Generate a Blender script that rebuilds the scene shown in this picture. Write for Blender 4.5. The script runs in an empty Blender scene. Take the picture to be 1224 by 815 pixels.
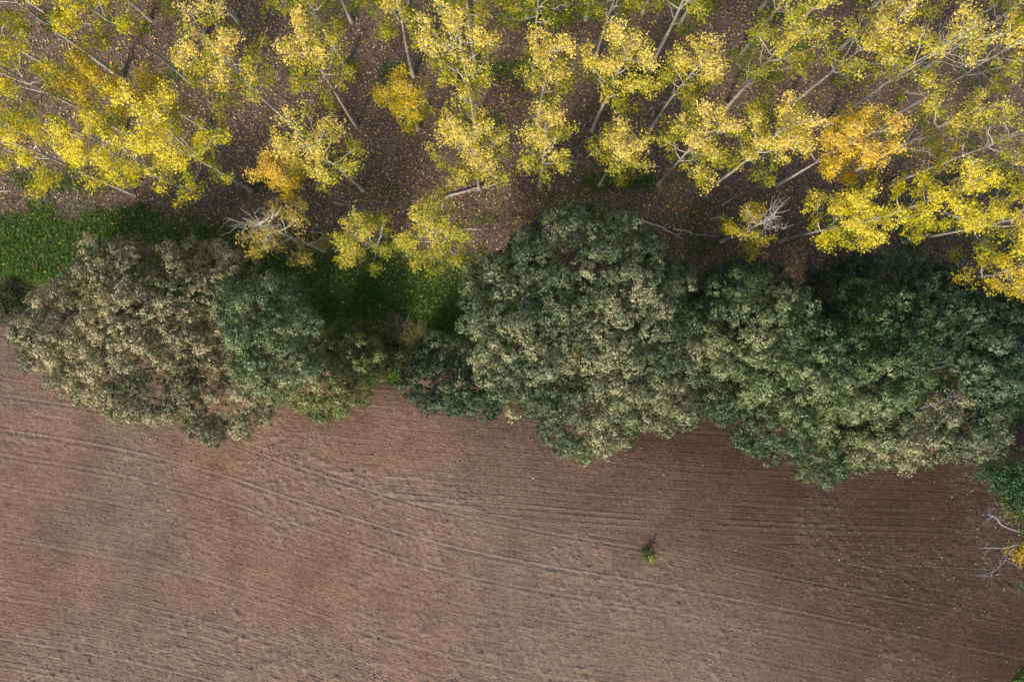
import bpy, math
import numpy as np

# ------------------------------------------------------------------ camera, sky, sun, exposure
scene = bpy.context.scene
coll = scene.collection
H = 40.0                      # drone height above the field, metres
SC = 60.0 / 1224.0            # metres per photo pixel on the ground

cam_d = bpy.data.cameras.new('drone_camera')
cam_d.sensor_width = 36.0
cam_d.lens = 24.0
cam_d.clip_start = 0.5
cam_d.clip_end = 3000.0
cam = bpy.data.objects.new('drone_camera', cam_d)
cam.location = (0.0, 0.0, H)
cam.rotation_euler = (0.0, 0.0, 0.0)
coll.objects.link(cam)
scene.camera = cam

SUN_EL = math.radians(34.5)
SUN_AZ = math.radians(203.0)   # clockwise from the top of the picture: the sun stands lower left
world = bpy.data.worlds.new('World')
scene.world = world
world.use_nodes = True
wn = world.node_tree
wn.nodes.clear()
sky = wn.nodes.new('ShaderNodeTexSky')
sky.sky_type = 'NISHITA'
sky.sun_disc = False
sky.sun_elevation = SUN_EL
sky.sun_rotation = SUN_AZ
sky.dust_density = 2.0
bg = wn.nodes.new('ShaderNodeBackground')
bg.inputs['Strength'].default_value = 0.15
wo = wn.nodes.new('ShaderNodeOutputWorld')
wn.links.new(sky.outputs[0], bg.inputs['Color'])
wn.links.new(bg.outputs[0], wo.inputs['Surface'])

sun_d = bpy.data.lights.new('sun', 'SUN')
sun_d.energy = 3.0
sun_d.angle = math.radians(9.0)
sun_d.color = (1.0, 0.91, 0.78)
sun = bpy.data.objects.new('sun', sun_d)
from mathutils import Vector
sdir = Vector((math.sin(SUN_AZ) * math.cos(SUN_EL), math.cos(SUN_AZ) * math.cos(SUN_EL), math.sin(SUN_EL)))
sun.rotation_euler = (-sdir).to_track_quat('-Z', 'Y').to_euler()
sun.location = sdir * 80
coll.objects.link(sun)

scene.view_settings.view_transform = 'Standard'
scene.view_settings.look = 'None'
scene.view_settings.exposure = 0.80
scene.view_settings.gamma = 1.0
scene.view_settings.use_curve_mapping = False
scene.render.engine = 'CYCLES'
scene.cycles.max_bounces = 6
scene.cycles.diffuse_bounces = 4
scene.cycles.transmission_bounces = 4

# ------------------------------------------------------------------ helpers
def W(px, py, z=0.0):
    """photo pixel of a point standing z metres above the ground -> world position"""
    k = SC * (H - z) / H
    return np.array([(px - 612.0) * k, (407.5 - py) * k, z])

def to_px(x, y):
    return x / SC + 612.0, 407.5 - y / SC

def vnoise(x, y, freq, seed):
    """smooth value noise in 0..1"""
    r = np.random.RandomState(seed)
    tab = r.rand(256, 256)
    u = x * freq + 1000.0; v = y * freq + 1000.0
    iu = np.floor(u).astype(np.int64); iv = np.floor(v).astype(np.int64)
    fu = u - iu; fv = v - iv
    fu = fu * fu * (3 - 2 * fu); fv = fv * fv * (3 - 2 * fv)
    a = tab[iu & 255, iv & 255]; b = tab[(iu + 1) & 255, iv & 255]
    c = tab[iu & 255, (iv + 1) & 255]; d = tab[(iu + 1) & 255, (iv + 1) & 255]
    return (a * (1 - fu) + b * fu) * (1 - fv) + (c * (1 - fu) + d * fu) * fv

def fbm(x, y, freq, seed, octaves=4, gain=0.5):
    s = 0.0; a = 1.0; t = 0.0
    for o in range(octaves):
        s = s + a * vnoise(x, y, freq * 2.03 ** o, seed + o * 17)
        t += a; a *= gain
    return s / t

def sstep(a, b, x):
    t = np.clip((x - a) / (b - a), 0, 1)
    return t * t * (3 - 2 * t)

def mesh_quads(name, verts, faces, mat, parent=None, col=None, smooth=False, attrs=None):
    verts = np.asarray(verts, dtype=np.float32); faces = np.asarray(faces, dtype=np.int32)
    me = bpy.data.meshes.new(name)
    n = len(faces); k = faces.shape[1]
    me.vertices.add(len(verts)); me.vertices.foreach_set('co', verts.ravel())
    me.loops.add(n * k); me.loops.foreach_set('vertex_index', faces.ravel())
    me.polygons.add(n)
    me.polygons.foreach_set('loop_start', np.arange(0, n * k, k, dtype=np.int32))
    if smooth:
        me.polygons.foreach_set('use_smooth', np.ones(n, dtype=bool))
    if col is not None:
        a = me.attributes.new('col', 'FLOAT_COLOR', 'POINT')
        c4 = np.ones((len(verts), 4), dtype=np.float32); c4[:, :3] = col
        a.data.foreach_set('color', c4.ravel())
    if attrs:
        for an, av in attrs.items():
            a = me.attributes.new(an, 'FLOAT', 'POINT')
            a.data.foreach_set('value', np.asarray(av, dtype=np.float32).ravel())
    me.update(calc_edges=True)
    me.materials.append(mat)
    o = bpy.data.objects.new(name, me)
    coll.objects.link(o)
    if parent is not None:
        o.parent = parent
    return o

def tag(o, label=None, cat=None, group=None, kind=None):
    if label: o['label'] = label
    if cat: o['category'] = cat
    if group: o['group'] = group
    if kind: o['kind'] = kind
    return o

def empty(name, loc):
    e = bpy.data.objects.new(name, None)
    e.location = loc
    e.empty_display_size = 0.3
    coll.objects.link(e)
    return e

class Tubes:
    def __init__(self):
        self.v = []; self.f = []; self.n = 0; self.c = []
    def add(self, pts, rad, k=5, col=(0.3, 0.27, 0.22)):
        pts = np.asarray(pts, float); rad = np.asarray(rad, float)
        n = len(pts)
        t = np.gradient(pts, axis=0)
        t /= np.linalg.norm(t, axis=1)[:, None] + 1e-9
        ref = np.array([0.0, 0.0, 1.0]) if abs(t[:, 2]).mean() < 0.8 else np.array([1.0, 0.0, 0.0])
        u = np.cross(t, ref); u /= np.linalg.norm(u, axis=1)[:, None] + 1e-9
        w = np.cross(t, u)
        a = np.arange(k) * 2 * math.pi / k
        ring = pts[:, None, :] + rad[:, None, None] * (np.cos(a)[None, :, None] * u[:, None, :] + np.sin(a)[None, :, None] * w[:, None, :])
        self.v.append(ring.reshape(-1, 3))
        i = np.arange(n - 1)[:, None] * k; j = np.arange(k)[None, :]; j2 = (j + 1) % k
        f = np.stack([i + j, i + j2, i + k + j2, i + k + j], axis=-1).reshape(-1, 4) + self.n
        self.f.append(f); self.n += n * k
        c = np.empty((n * k, 3)); c[:] = col
        self.c.append(c)
    def build(self, name, mat, parent=None, off=None):
        v = np.concatenate(self.v)
        if off is not None: v = v - np.asarray(off)
        return mesh_quads(name, v, np.concatenate(self.f), mat, parent, col=np.concatenate(self.c), smooth=True)

def leaf_quads(P, N, L, Wd, rng, fold=0.18):
    """kite shaped, slightly folded leaves at points P with normals N, length L, width Wd"""
    n = len(P)
    N = N / (np.linalg.norm(N, axis=1)[:, None] + 1e-9)
    r = rng.normal(size=(n, 3))
    T = r - (r * N).sum(1)[:, None] * N
    T /= np.linalg.norm(T, axis=1)[:, None] + 1e-9
    B = np.cross(N, T)
    L = np.asarray(L)[:, None]; Wd = np.asarray(Wd)[:, None]
    a = P - T * L * 0.5
    b = P + B * Wd * 0.5 - T * L * 0.06 + N * Wd * fold
    c = P + T * L * 0.5
    d = P - B * Wd * 0.5 - T * L * 0.06 + N * Wd * fold
    V = np.stack([a, b, c, d], axis=1).reshape(-1, 3)
    F = np.arange(n * 4).reshape(-1, 4)
    return V, F

def leaf_tris(P, N, L, Wd, rng):
    """small three cornered leaves, cheap enough for a dense evergreen crown"""
    n = len(P)
    N = N / (np.linalg.norm(N, axis=1)[:, None] + 1e-9)
    r = rng.normal(size=(n, 3))
    T = r - (r * N).sum(1)[:, None] * N
    T /= np.linalg.norm(T, axis=1)[:, None] + 1e-9
    B = np.cross(N, T)
    L = np.asarray(L)[:, None]; Wd = np.asarray(Wd)[:, None]
    V = np.stack([P - T * L * 0.45 - B * Wd * 0.5, P - T * L * 0.45 + B * Wd * 0.5, P + T * L * 0.55], axis=1).reshape(-1, 3)
    return V, np.arange(n * 3).reshape(-1, 3)

# ------------------------------------------------------------------ materials
def new_mat(name):
    m = bpy.data.materials.new(name); m.use_nodes = True
    nt = m.node_tree; nt.nodes.clear()
    out = nt.nodes.new('ShaderNodeOutputMaterial')
    return m, nt, out

def leaf_material(name, rough, trans, spec, tint=(1.0, 1.0, 1.0)):
    m, nt, out = new_mat(name)
    at = nt.nodes.new('ShaderNodeAttribute'); at.attribute_name = 'col'
    pr = nt.nodes.new('ShaderNodeBsdfPrincipled')
    pr.inputs['Roughness'].default_value = rough
    pr.inputs['Specular IOR Level'].default_value = spec
    tr = nt.nodes.new('ShaderNodeBsdfTranslucent')
    mul = nt.nodes.new('ShaderNodeMix'); mul.data_type = 'RGBA'; mul.blend_type = 'MULTIPLY'
    mul.inputs[0].default_value = 1.0
    mul.inputs[7].default_value = (*tint, 1)
    mx = nt.nodes.new('ShaderNodeMixShader'); mx.inputs[0].default_value = trans
    L = nt.links
    L.new(at.outputs['Color'], pr.inputs['Base Color'])
    L.new(at.outputs['Color'], mul.inputs[6])
    L.new(mul.outputs[2], tr.inputs['Color'])
    L.new(pr.outputs[0], mx.inputs[1]); L.new(tr.outputs[0], mx.inputs[2])
    L.new(mx.outputs[0], out.inputs['Surface'])
    return m

M_POP = leaf_material('poplar_leaf', 0.6, 0.36, 0.15, (1.1, 1.0, 0.6))
M_OAK = leaf_material('oak_leaf', 0.5, 0.16, 0.45, (1.1, 1.1, 0.6))
M_LITTER = leaf_material('dry_leaf', 0.7, 0.1, 0.2)
M_GRASS = leaf_material('grass_blade', 0.6, 0.25, 0.2, (1.0, 1.1, 0.5))

def bark_material():
    m, nt, out = new_mat('bark')
    at = nt.nodes.new('ShaderNodeAttribute'); at.attribute_name = 'col'
    tc = nt.nodes.new('ShaderNodeTexCoord')
    nz = nt.nodes.new('ShaderNodeTexNoise'); nz.inputs['Scale'].default_value = 6.0; nz.inputs['Detail'].default_value = 6.0
    ramp = nt.nodes.new('ShaderNodeMapRange')
    ramp.inputs['From Min'].default_value = 0.3; ramp.inputs['From Max'].default_value = 0.7
    ramp.inputs['To Min'].default_value = 0.62; ramp.inputs['To Max'].default_value = 1.25
    mul = nt.nodes.new('ShaderNodeVectorMath'); mul.operation = 'SCALE'
    pr = nt.nodes.new('ShaderNodeBsdfPrincipled'); pr.inputs['Roughness'].default_value = 0.85
    bp = nt.nodes.new('ShaderNodeBump'); bp.inputs['Strength'].default_value = 0.5; bp.inputs['Distance'].default_value = 0.03
    L = nt.links
    L.new(tc.outputs['Object'], nz.inputs['Vector']); L.new(nz.outputs['Fac'], ramp.inputs['Value'])
    L.new(at.outputs['Color'], mul.inputs[0]); L.new(ramp.outputs[0], mul.inputs['Scale'])
    L.new(mul.outputs[0], pr.inputs['Base Color']); L.new(nz.outputs['Fac'], bp.inputs['Height'])
    L.new(bp.outputs[0], pr.inputs['Normal']); L.new(pr.outputs[0], out.inputs['Surface'])
    return m
M_BARK = bark_material()

def soil_material():
    m, nt, out = new_mat('ploughed_soil')
    L = nt.links
    at = nt.nodes.new('ShaderNodeAttribute'); at.attribute_name = 'col'
    row = nt.nodes.new('ShaderNodeAttribute'); row.attribute_name = 'row'
    tc = nt.nodes.new('ShaderNodeTexCoord')
    # crumb grain
    n1 = nt.nodes.new('ShaderNodeTexNoise'); n1.inputs['Scale'].default_value = 9.5; n1.inputs['Detail'].default_value = 4.0; n1.inputs['Roughness'].default_value = 0.85
    n2 = nt.nodes.new('ShaderNodeTexNoise'); n2.inputs['Scale'].default_value = 1.6; n2.inputs['Detail'].default_value = 4.0
    L.new(tc.outputs['Object'], n1.inputs['Vector']); L.new(tc.outputs['Object'], n2.inputs['Vector'])
    mr = nt.nodes.new('ShaderNodeMapRange'); mr.inputs['From Min'].default_value = 0.3; mr.inputs['From Max'].default_value = 0.7
    mr.inputs['To Min'].default_value = 0.38; mr.inputs['To Max'].default_value = 1.62
    L.new(n1.outputs['Fac'], mr.inputs['Value'])
    sc = nt.nodes.new('ShaderNodeVectorMath'); sc.operation = 'SCALE'
    L.new(at.outputs['Color'], sc.inputs[0]); L.new(mr.outputs[0], sc.inputs['Scale'])
    # tine furrows: sine of the row coordinate, wobbled by noise
    wob = nt.nodes.new('ShaderNodeMath'); wob.operation = 'MULTIPLY_ADD'; wob.inputs[1].default_value = 0.16
    L.new(n2.outputs['Fac'], wob.inputs[0]); L.new(row.outputs['Fac'], wob.inputs[2])
    fr = nt.nodes.new('ShaderNodeMath'); fr.operation = 'MULTIPLY'; fr.inputs[1].default_value = 2 * math.pi / 0.185
    L.new(wob.outputs[0], fr.inputs[0])
    sn = nt.nodes.new('ShaderNodeMath'); sn.operation = 'SINE'
    L.new(fr.outputs[0], sn.inputs[0])
    hs = nt.nodes.new('ShaderNodeMath'); hs.operation = 'MULTIPLY_ADD'; hs.inputs[1].default_value = 0.042
    L.new(sn.outputs[0], hs.inputs[0]); L.new(n1.outputs['Fac'], hs.inputs[2])
    # narrow tine slots, every second one or so, broken up by noise
    n3 = nt.nodes.new('ShaderNodeTexNoise'); n3.inputs['Scale'].default_value = 0.55; n3.inputs['Detail'].default_value = 5.0
    L.new(tc.outputs['Object'], n3.inputs['Vector'])
    f2 = nt.nodes.new('ShaderNodeMath'); f2.operation = 'MULTIPLY'; f2.inputs[1].default_value = 2 * math.pi / 0.56
    L.new(wob.outputs[0], f2.inputs[0])
    s2 = nt.nodes.new('ShaderNodeMath'); s2.operation = 'SINE'; L.new(f2.outputs[0], s2.inputs[0])
    m2 = nt.nodes.new('ShaderNodeMapRange'); m2.inputs['From Min'].default_value = 0.80; m2.inputs['From Max'].default_value = 1.0
    m2.inputs['To Min'].default_value = 0.0; m2.inputs['To Max'].default_value = -0.22
    L.new(s2.outputs[0], m2.inputs['Value'])
    m3 = nt.nodes.new('ShaderNodeMapRange'); m3.inputs['From Min'].default_value = 0.40; m3.inputs['From Max'].default_value = 0.62
    L.new(n3.outputs['Fac'], m3.inputs['Value'])
    h2 = nt.nodes.new('ShaderNodeMath'); h2.operation = 'MULTIPLY_ADD'
    L.new(m2.outputs[0], h2.inputs[0]); L.new(m3.outputs[0], h2.inputs[1]); L.new(hs.outputs[0], h2.inputs[2])
    bp = nt.nodes.new('ShaderNodeBump'); bp.inputs['Strength'].default_value = 1.0; bp.inputs['Distance'].default_value = 0.11
    L.new(h2.outputs[0], bp.inputs['Height'])
    pr = nt.nodes.new('ShaderNodeBsdfPrincipled'); pr.inputs['Roughness'].default_value = 0.95
    pr.inputs['Specular IOR Level'].default_value = 0.15
    L.new(sc.outputs[0], pr.inputs['Base Color']); L.new(bp.outputs[0], pr.inputs['Normal'])
    L.new(pr.outputs[0], out.inputs['Surface'])
    return m
M_SOIL = soil_material()

def ground_material():
    m, nt, out = new_mat('woodland_floor')
    L = nt.links
    at = nt.nodes.new('ShaderNodeAttribute'); at.attribute_name = 'col'
    tc = nt.nodes.new('ShaderNodeTexCoord')
    n1 = nt.nodes.new('ShaderNodeTexNoise'); n1.inputs['Scale'].default_value = 8.0; n1.inputs['Detail'].default_value = 6.0; n1.inputs['Roughness'].default_value = 0.75
    L.new(tc.outputs['Object'], n1.inputs['Vector'])
    mr = nt.nodes.new('ShaderNodeMapRange'); mr.inputs['From Min'].default_value = 0.3; mr.inputs['From Max'].default_value = 0.7
    mr.inputs['To Min'].default_value = 0.5; mr.inputs['To Max'].default_value = 1.5
    L.new(n1.outputs['Fac'], mr.inputs['Value'])
    sc = nt.nodes.new('ShaderNodeVectorMath'); sc.operation = 'SCALE'
    L.new(at.outputs['Color'], sc.inputs[0]); L.new(mr.outputs[0], sc.inputs['Scale'])
    bp = nt.nodes.new('ShaderNodeBump'); bp.inputs['Strength'].default_value = 0.7; bp.inputs['Distance'].default_value = 0.06
    L.new(n1.outputs['Fac'], bp.inputs['Height'])
    pr = nt.nodes.new('ShaderNodeBsdfPrincipled'); pr.inputs['Roughness'].default_value = 0.95
    pr.inputs['Specular IOR Level'].default_value = 0.1
    L.new(sc.outputs[0], pr.inputs['Base Color']); L.new(bp.outputs[0], pr.inputs['Normal'])
    L.new(pr.outputs[0], out.inputs['Surface'])
    return m
M_GROUND = ground_material()

# ------------------------------------------------------------------ lie of the land
EDGE_X = np.array([-9000, -600, -200, 0, 100, 250, 450, 600, 800, 1000, 1224, 1600, 9000.0])
EDGE_Y = np.array([330, 330, 352, 384, 405, 430, 456, 470, 482, 490, 500, 520, 520.0])
def edge_py(px):                       # field boundary, in photo pixels
    return np.interp(px, EDGE_X, EDGE_Y)

def stretch(a, lo, hi, far, n):
    """regular coordinates a plus n growing steps out to +-far"""
    g = np.geomspace(1.0, far, n)
    return np.concatenate([lo - g[::-1], a, hi + g])

def grass_amount(x, y):
    px, py = to_px(x, y)
    n = fbm(x, y, 0.55, 11, 4)
    n2 = fbm(x, y, 2.2, 51, 3)
    c = np.interp(px, [-300, 0, 150, 260, 400, 560, 640, 760, 900, 1224, 1500], [292, 298, 303, 325, 350, 366, 395, 400, 410, 420, 420])
    w = np.interp(px, [-300, 0, 150, 260, 400, 560, 640, 760, 1500], [52, 50, 52, 60, 60, 56, 60, 60, 60])
    strip = sstep(1.3, 0.55, np.abs(py - c) / w + (n - 0.5) * 0.9 + (n2 - 0.5) * 0.6)
    strip = strip * np.interp(px, [-300, 0, 220, 300, 560, 700, 1224], [1, 1, 1.0, 0.98, 0.95, 0.6, 0.5])
    rows = np.zeros_like(px)
    for ry in (222, 153, 90, 25):
        rows = np.maximum(rows, np.exp(-((py - ry + 4) / 13.0) ** 2))
    rows = rows * sstep(0.52, 0.68, fbm(x, y, 0.42, 77, 3)) * 0.75
    mid = 0.55 * sstep(0.5, 0.7, n) * np.exp(-((py - 275) / 42.0) ** 2)
    return np.clip(np.maximum(np.maximum(strip, rows), mid), 0, 1)

def ground_z(x, y):
    px, py = to_px(x, y)
    z = (fbm(x, y, 0.3, 5, 3) - 0.5) * 0.16 + (fbm(x, y, 1.6, 9, 3) - 0.5) * 0.07
    # the ditch along the foot of the hedge
    d = (py - (edge_py(px) - 38)) * SC
    z = z - 0.75 * np.exp(-(d / 0.75) ** 2)
    # below the field sheet
    z = z - 0.25 * sstep(-4, 8, py - edge_py(px))
    return z

gx = stretch(np.arange(-34, 34.01, 0.18), -34, 34, 900, 22)
gy = stretch(np.arange(-5.5, 24.01, 0.18), -5.5, 24, 900, 22)
X, Y = np.meshgrid(gx, gy)
Z = ground_z(X, Y)
g = grass_amount(X, Y)[..., None]
n = fbm(X, Y, 1.1, 31, 4)[..., None]
litter = np.array([0.100, 0.066, 0.044]) * (1 - n) + np.array([0.165, 0.115, 0.080]) * n
green = np.array([0.030, 0.060, 0.010]) * (1 - n) + np.array([0.052, 0.095, 0.014]) * n
C = litter * (1 - g) + green * g
nx, ny = len(gx), len(gy)
idx = np.arange(nx * ny).reshape(ny, nx)
F = np.stack([idx[:-1, :-1], idx[:-1, 1:], idx[1:, 1:], idx[1:, :-1]], -1).reshape(-1, 4)
ground = mesh_quads('ground', np.stack([X, Y, Z], -1).reshape(-1, 3), F, M_GROUND, col=C.reshape(-1, 3), smooth=True)
tag(ground, 'brown leaf covered woodland floor with a green grass strip along the hedge', 'ground', kind='structure')

# ploughed field: rows follow two sets of curves that meet in a wedge
SLX = np.linspace(-3000, 4200, 1441)
slope = 0.115 + 0.23 * np.exp(-((SLX - 360) / 230.0) ** 2) + 0.09 * sstep(650, 900, SLX)
GB = np.concatenate([[0], np.cumsum(0.5 * (slope[1:] + slope[:-1]) * np.diff(SLX))])
slopeA = 0.075 + 0.03 * np.sin(SLX / 210.0)
GA = np.concatenate([[0], np.cumsum(0.5 * (slopeA[1:] + slopeA[:-1]) * np.diff(SLX))])
BX = np.array([-3000, -200, 100, 270, 480, 650, 800, 1000, 1224, 4200.0])
BY = np.array([200, 330, 400, 500, 596, 627, 633, 660, 706, 1100.0])
def field_rows(x, y):
    px, py = to_px(x, y)
    wob = (fbm(x, y, 0.12, 3, 2) - 0.5) * 9
    rB = (py - np.interp(px, SLX, GB) + wob) * SC * 0.96
    rA = (py - np.interp(px, SLX, GA) + wob * 0.6) * SC
    below = py - np.interp(px, BX, BY)
    return np.where(below > 0, rB, rA + 500.3), below

def ridge_lines(r, spacing, seed, x, y):
    k = np.floor(r / spacing).astype(np.int64)
    tab = np.random.RandomState(seed).rand(4096, 3)
    t = tab[k % 4096]
    u = r - (k + 0.25 + 0.5 * t[..., 0]) * spacing
    fade = sstep(0.22, 0.50, fbm(x, y, 0.20, seed + 5, 3)) * (0.4 + 0.6 * t[..., 1])
    crest = np.exp(-(u / 0.06) ** 2) + 0.7 * np.exp(-((u - 0.30) / 0.05) ** 2) * (t[..., 2] > 0.45)
    groove = np.exp(-((u - 0.13) / 0.07) ** 2) + 0.5 * np.exp(-((u + 0.13) / 0.06) ** 2)
    return crest * fade, groove * fade

def field_sheet():
    fx = stretch(np.arange(-33, 33.01, 0.09), -33, 33, 900, 20)
    # rows of the grid run from the field edge downwards
    d = np.concatenate([np.arange(0, 25.0, 0.085), 25.0 + np.geomspace(1, 900, 20)])
    XX, DD = np.meshgrid(fx, d)
    px, _ = to_px(XX, 0 * XX)
    ragged = (fbm(XX, 0 * XX, 0.9, 41, 4) - 0.5) * 14
    ey = (407.5 - (edge_py(px) + ragged * np.exp(-DD / 1.5))) * SC
    YY = ey - DD
    r, below = field_rows(XX, YY)
    cr1, gr1 = ridge_lines(r, 1.68, 8, XX, YY)
    cr2, gr2 = ridge_lines(r + 0.4, 0.56, 18, XX, YY)
    seam = np.exp(-((below + 2) / 2.2) ** 2) * sstep(260, 420, px) * sstep(1000, 800, px)
    crest = np.clip(1.1 * cr1 + 0.15 * cr2 + 0.6 * seam, 0, 1.4); groove = np.clip(0.62 * gr1 + 0.15 * gr2, 0, 1.4)
    clod = fbm(XX, YY, 5.0, 61, 3, 0.6)
    rough = sstep(0.42, 0.68, fbm(XX, YY, 0.22, 71, 4))        # cloddy dry patches
    clods2 = np.maximum(0, vnoise(XX, YY, 3.4, 91) * 0.6 + vnoise(XX, YY, 7.1, 92) * 0.4 - 0.56)
    wav = np.sin(r * 2 * np.pi / 0.185 + 3 * vnoise(XX, YY, 0.8, 33))
    ZZ = 0.05 + 0.044 * crest - 0.042 * groove + (clod - 0.5) * (0.055 + 0.05 * rough) + clods2 * (0.10 + 0.16 * rough)
    ZZ = ZZ - 0.10 * np.exp(-DD / 0.25)
    # earth colour: paler lower left, darker to the right and along the hedge edge
    pxx, pyy = to_px(XX, YY)
    dark_mix = sstep(0.05, 0.72, (pxx - 560) / 780 + 0.55 * (fbm(XX, YY, 0.045, 101, 4) - 0.38) - (pyy - 640) / 700)
    dark_mix = np.clip(dark_mix + 0.4 * sstep(90, 10, pyy - edge_py(pxx)) * (0.4 + 0.6 * fbm(XX, YY, 0.3, 107, 3)), 0, 1)
    red = 0.25 + 0.6 * sstep(0.25, 0.70, fbm(XX, YY, 0.09, 111, 4))
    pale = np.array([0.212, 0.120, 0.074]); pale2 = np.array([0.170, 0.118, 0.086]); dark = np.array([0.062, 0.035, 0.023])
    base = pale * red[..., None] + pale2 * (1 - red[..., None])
    base = base * (1 - dark_mix[..., None]) + dark * dark_mix[..., None]
    v = fbm(XX, YY, 0.8, 121, 4)
    base = base * (0.72 + 0.56 * v)[..., None]
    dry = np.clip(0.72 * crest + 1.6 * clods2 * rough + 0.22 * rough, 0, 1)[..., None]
    base = base * (1 - dry) + np.array([0.27, 0.195, 0.138]) * dry * (1 - 0.62 * dark_mix[..., None])
    groove_dark = np.clip(0.45 * groove, 0, 0.7)[..., None]  # earth colour darker along the grooves
    base = base * (1 - groove_dark) + base * 0.45 * groove_dark
    nx, ny = len(fx), len(d)
    idx = np.arange(nx * ny).reshape(ny, nx)
    F = np.stack([idx[:-1, :-1], idx[1:, :-1], idx[1:, 1:], idx[:-1, 1:]], -1).reshape(-1, 4)
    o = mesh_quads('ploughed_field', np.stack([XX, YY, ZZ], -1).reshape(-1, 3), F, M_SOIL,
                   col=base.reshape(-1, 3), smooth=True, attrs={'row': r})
    tag(o, 'reddish brown harrowed field with curving tine lines below the hedge', 'field', kind='structure')
field_sheet()

# ------------------------------------------------------------------ poplars
GREY = np.array([0.34, 0.30, 0.25])
YELLOW = {'low': (0.130, 0.185, 0.012), 'mid': (0.46, 0.425, 0.018), 'top': (0.82, 0.63, 0.16)}
PAL = {
    'yellow': YELLOW,
    'lemon': {'low': (0.200, 0.240, 0.012), 'mid': (0.60, 0.525, 0.016), 'top': (0.83, 0.69, 0.08)},
    'gold': {'low': (0.240, 0.250, 0.012), 'mid': (0.60, 0.49, 0.016), 'top': (0.70, 0.53, 0.05)},
    'orange': {'low': (0.320, 0.260, 0.012), 'mid': (0.68, 0.48, 0.016), 'top': (0.80, 0.57, 0.11)},
    'green': {'low': (0.120, 0.185, 0.012), 'mid': (0.33, 0.34, 0.020), 'top': (0.66, 0.55, 0.09)},
    'tan': {'low': (0.230, 0.220, 0.030), 'mid': (0.46, 0.36, 0.060), 'top': (0.60, 0.44, 0.16)},
}
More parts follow.
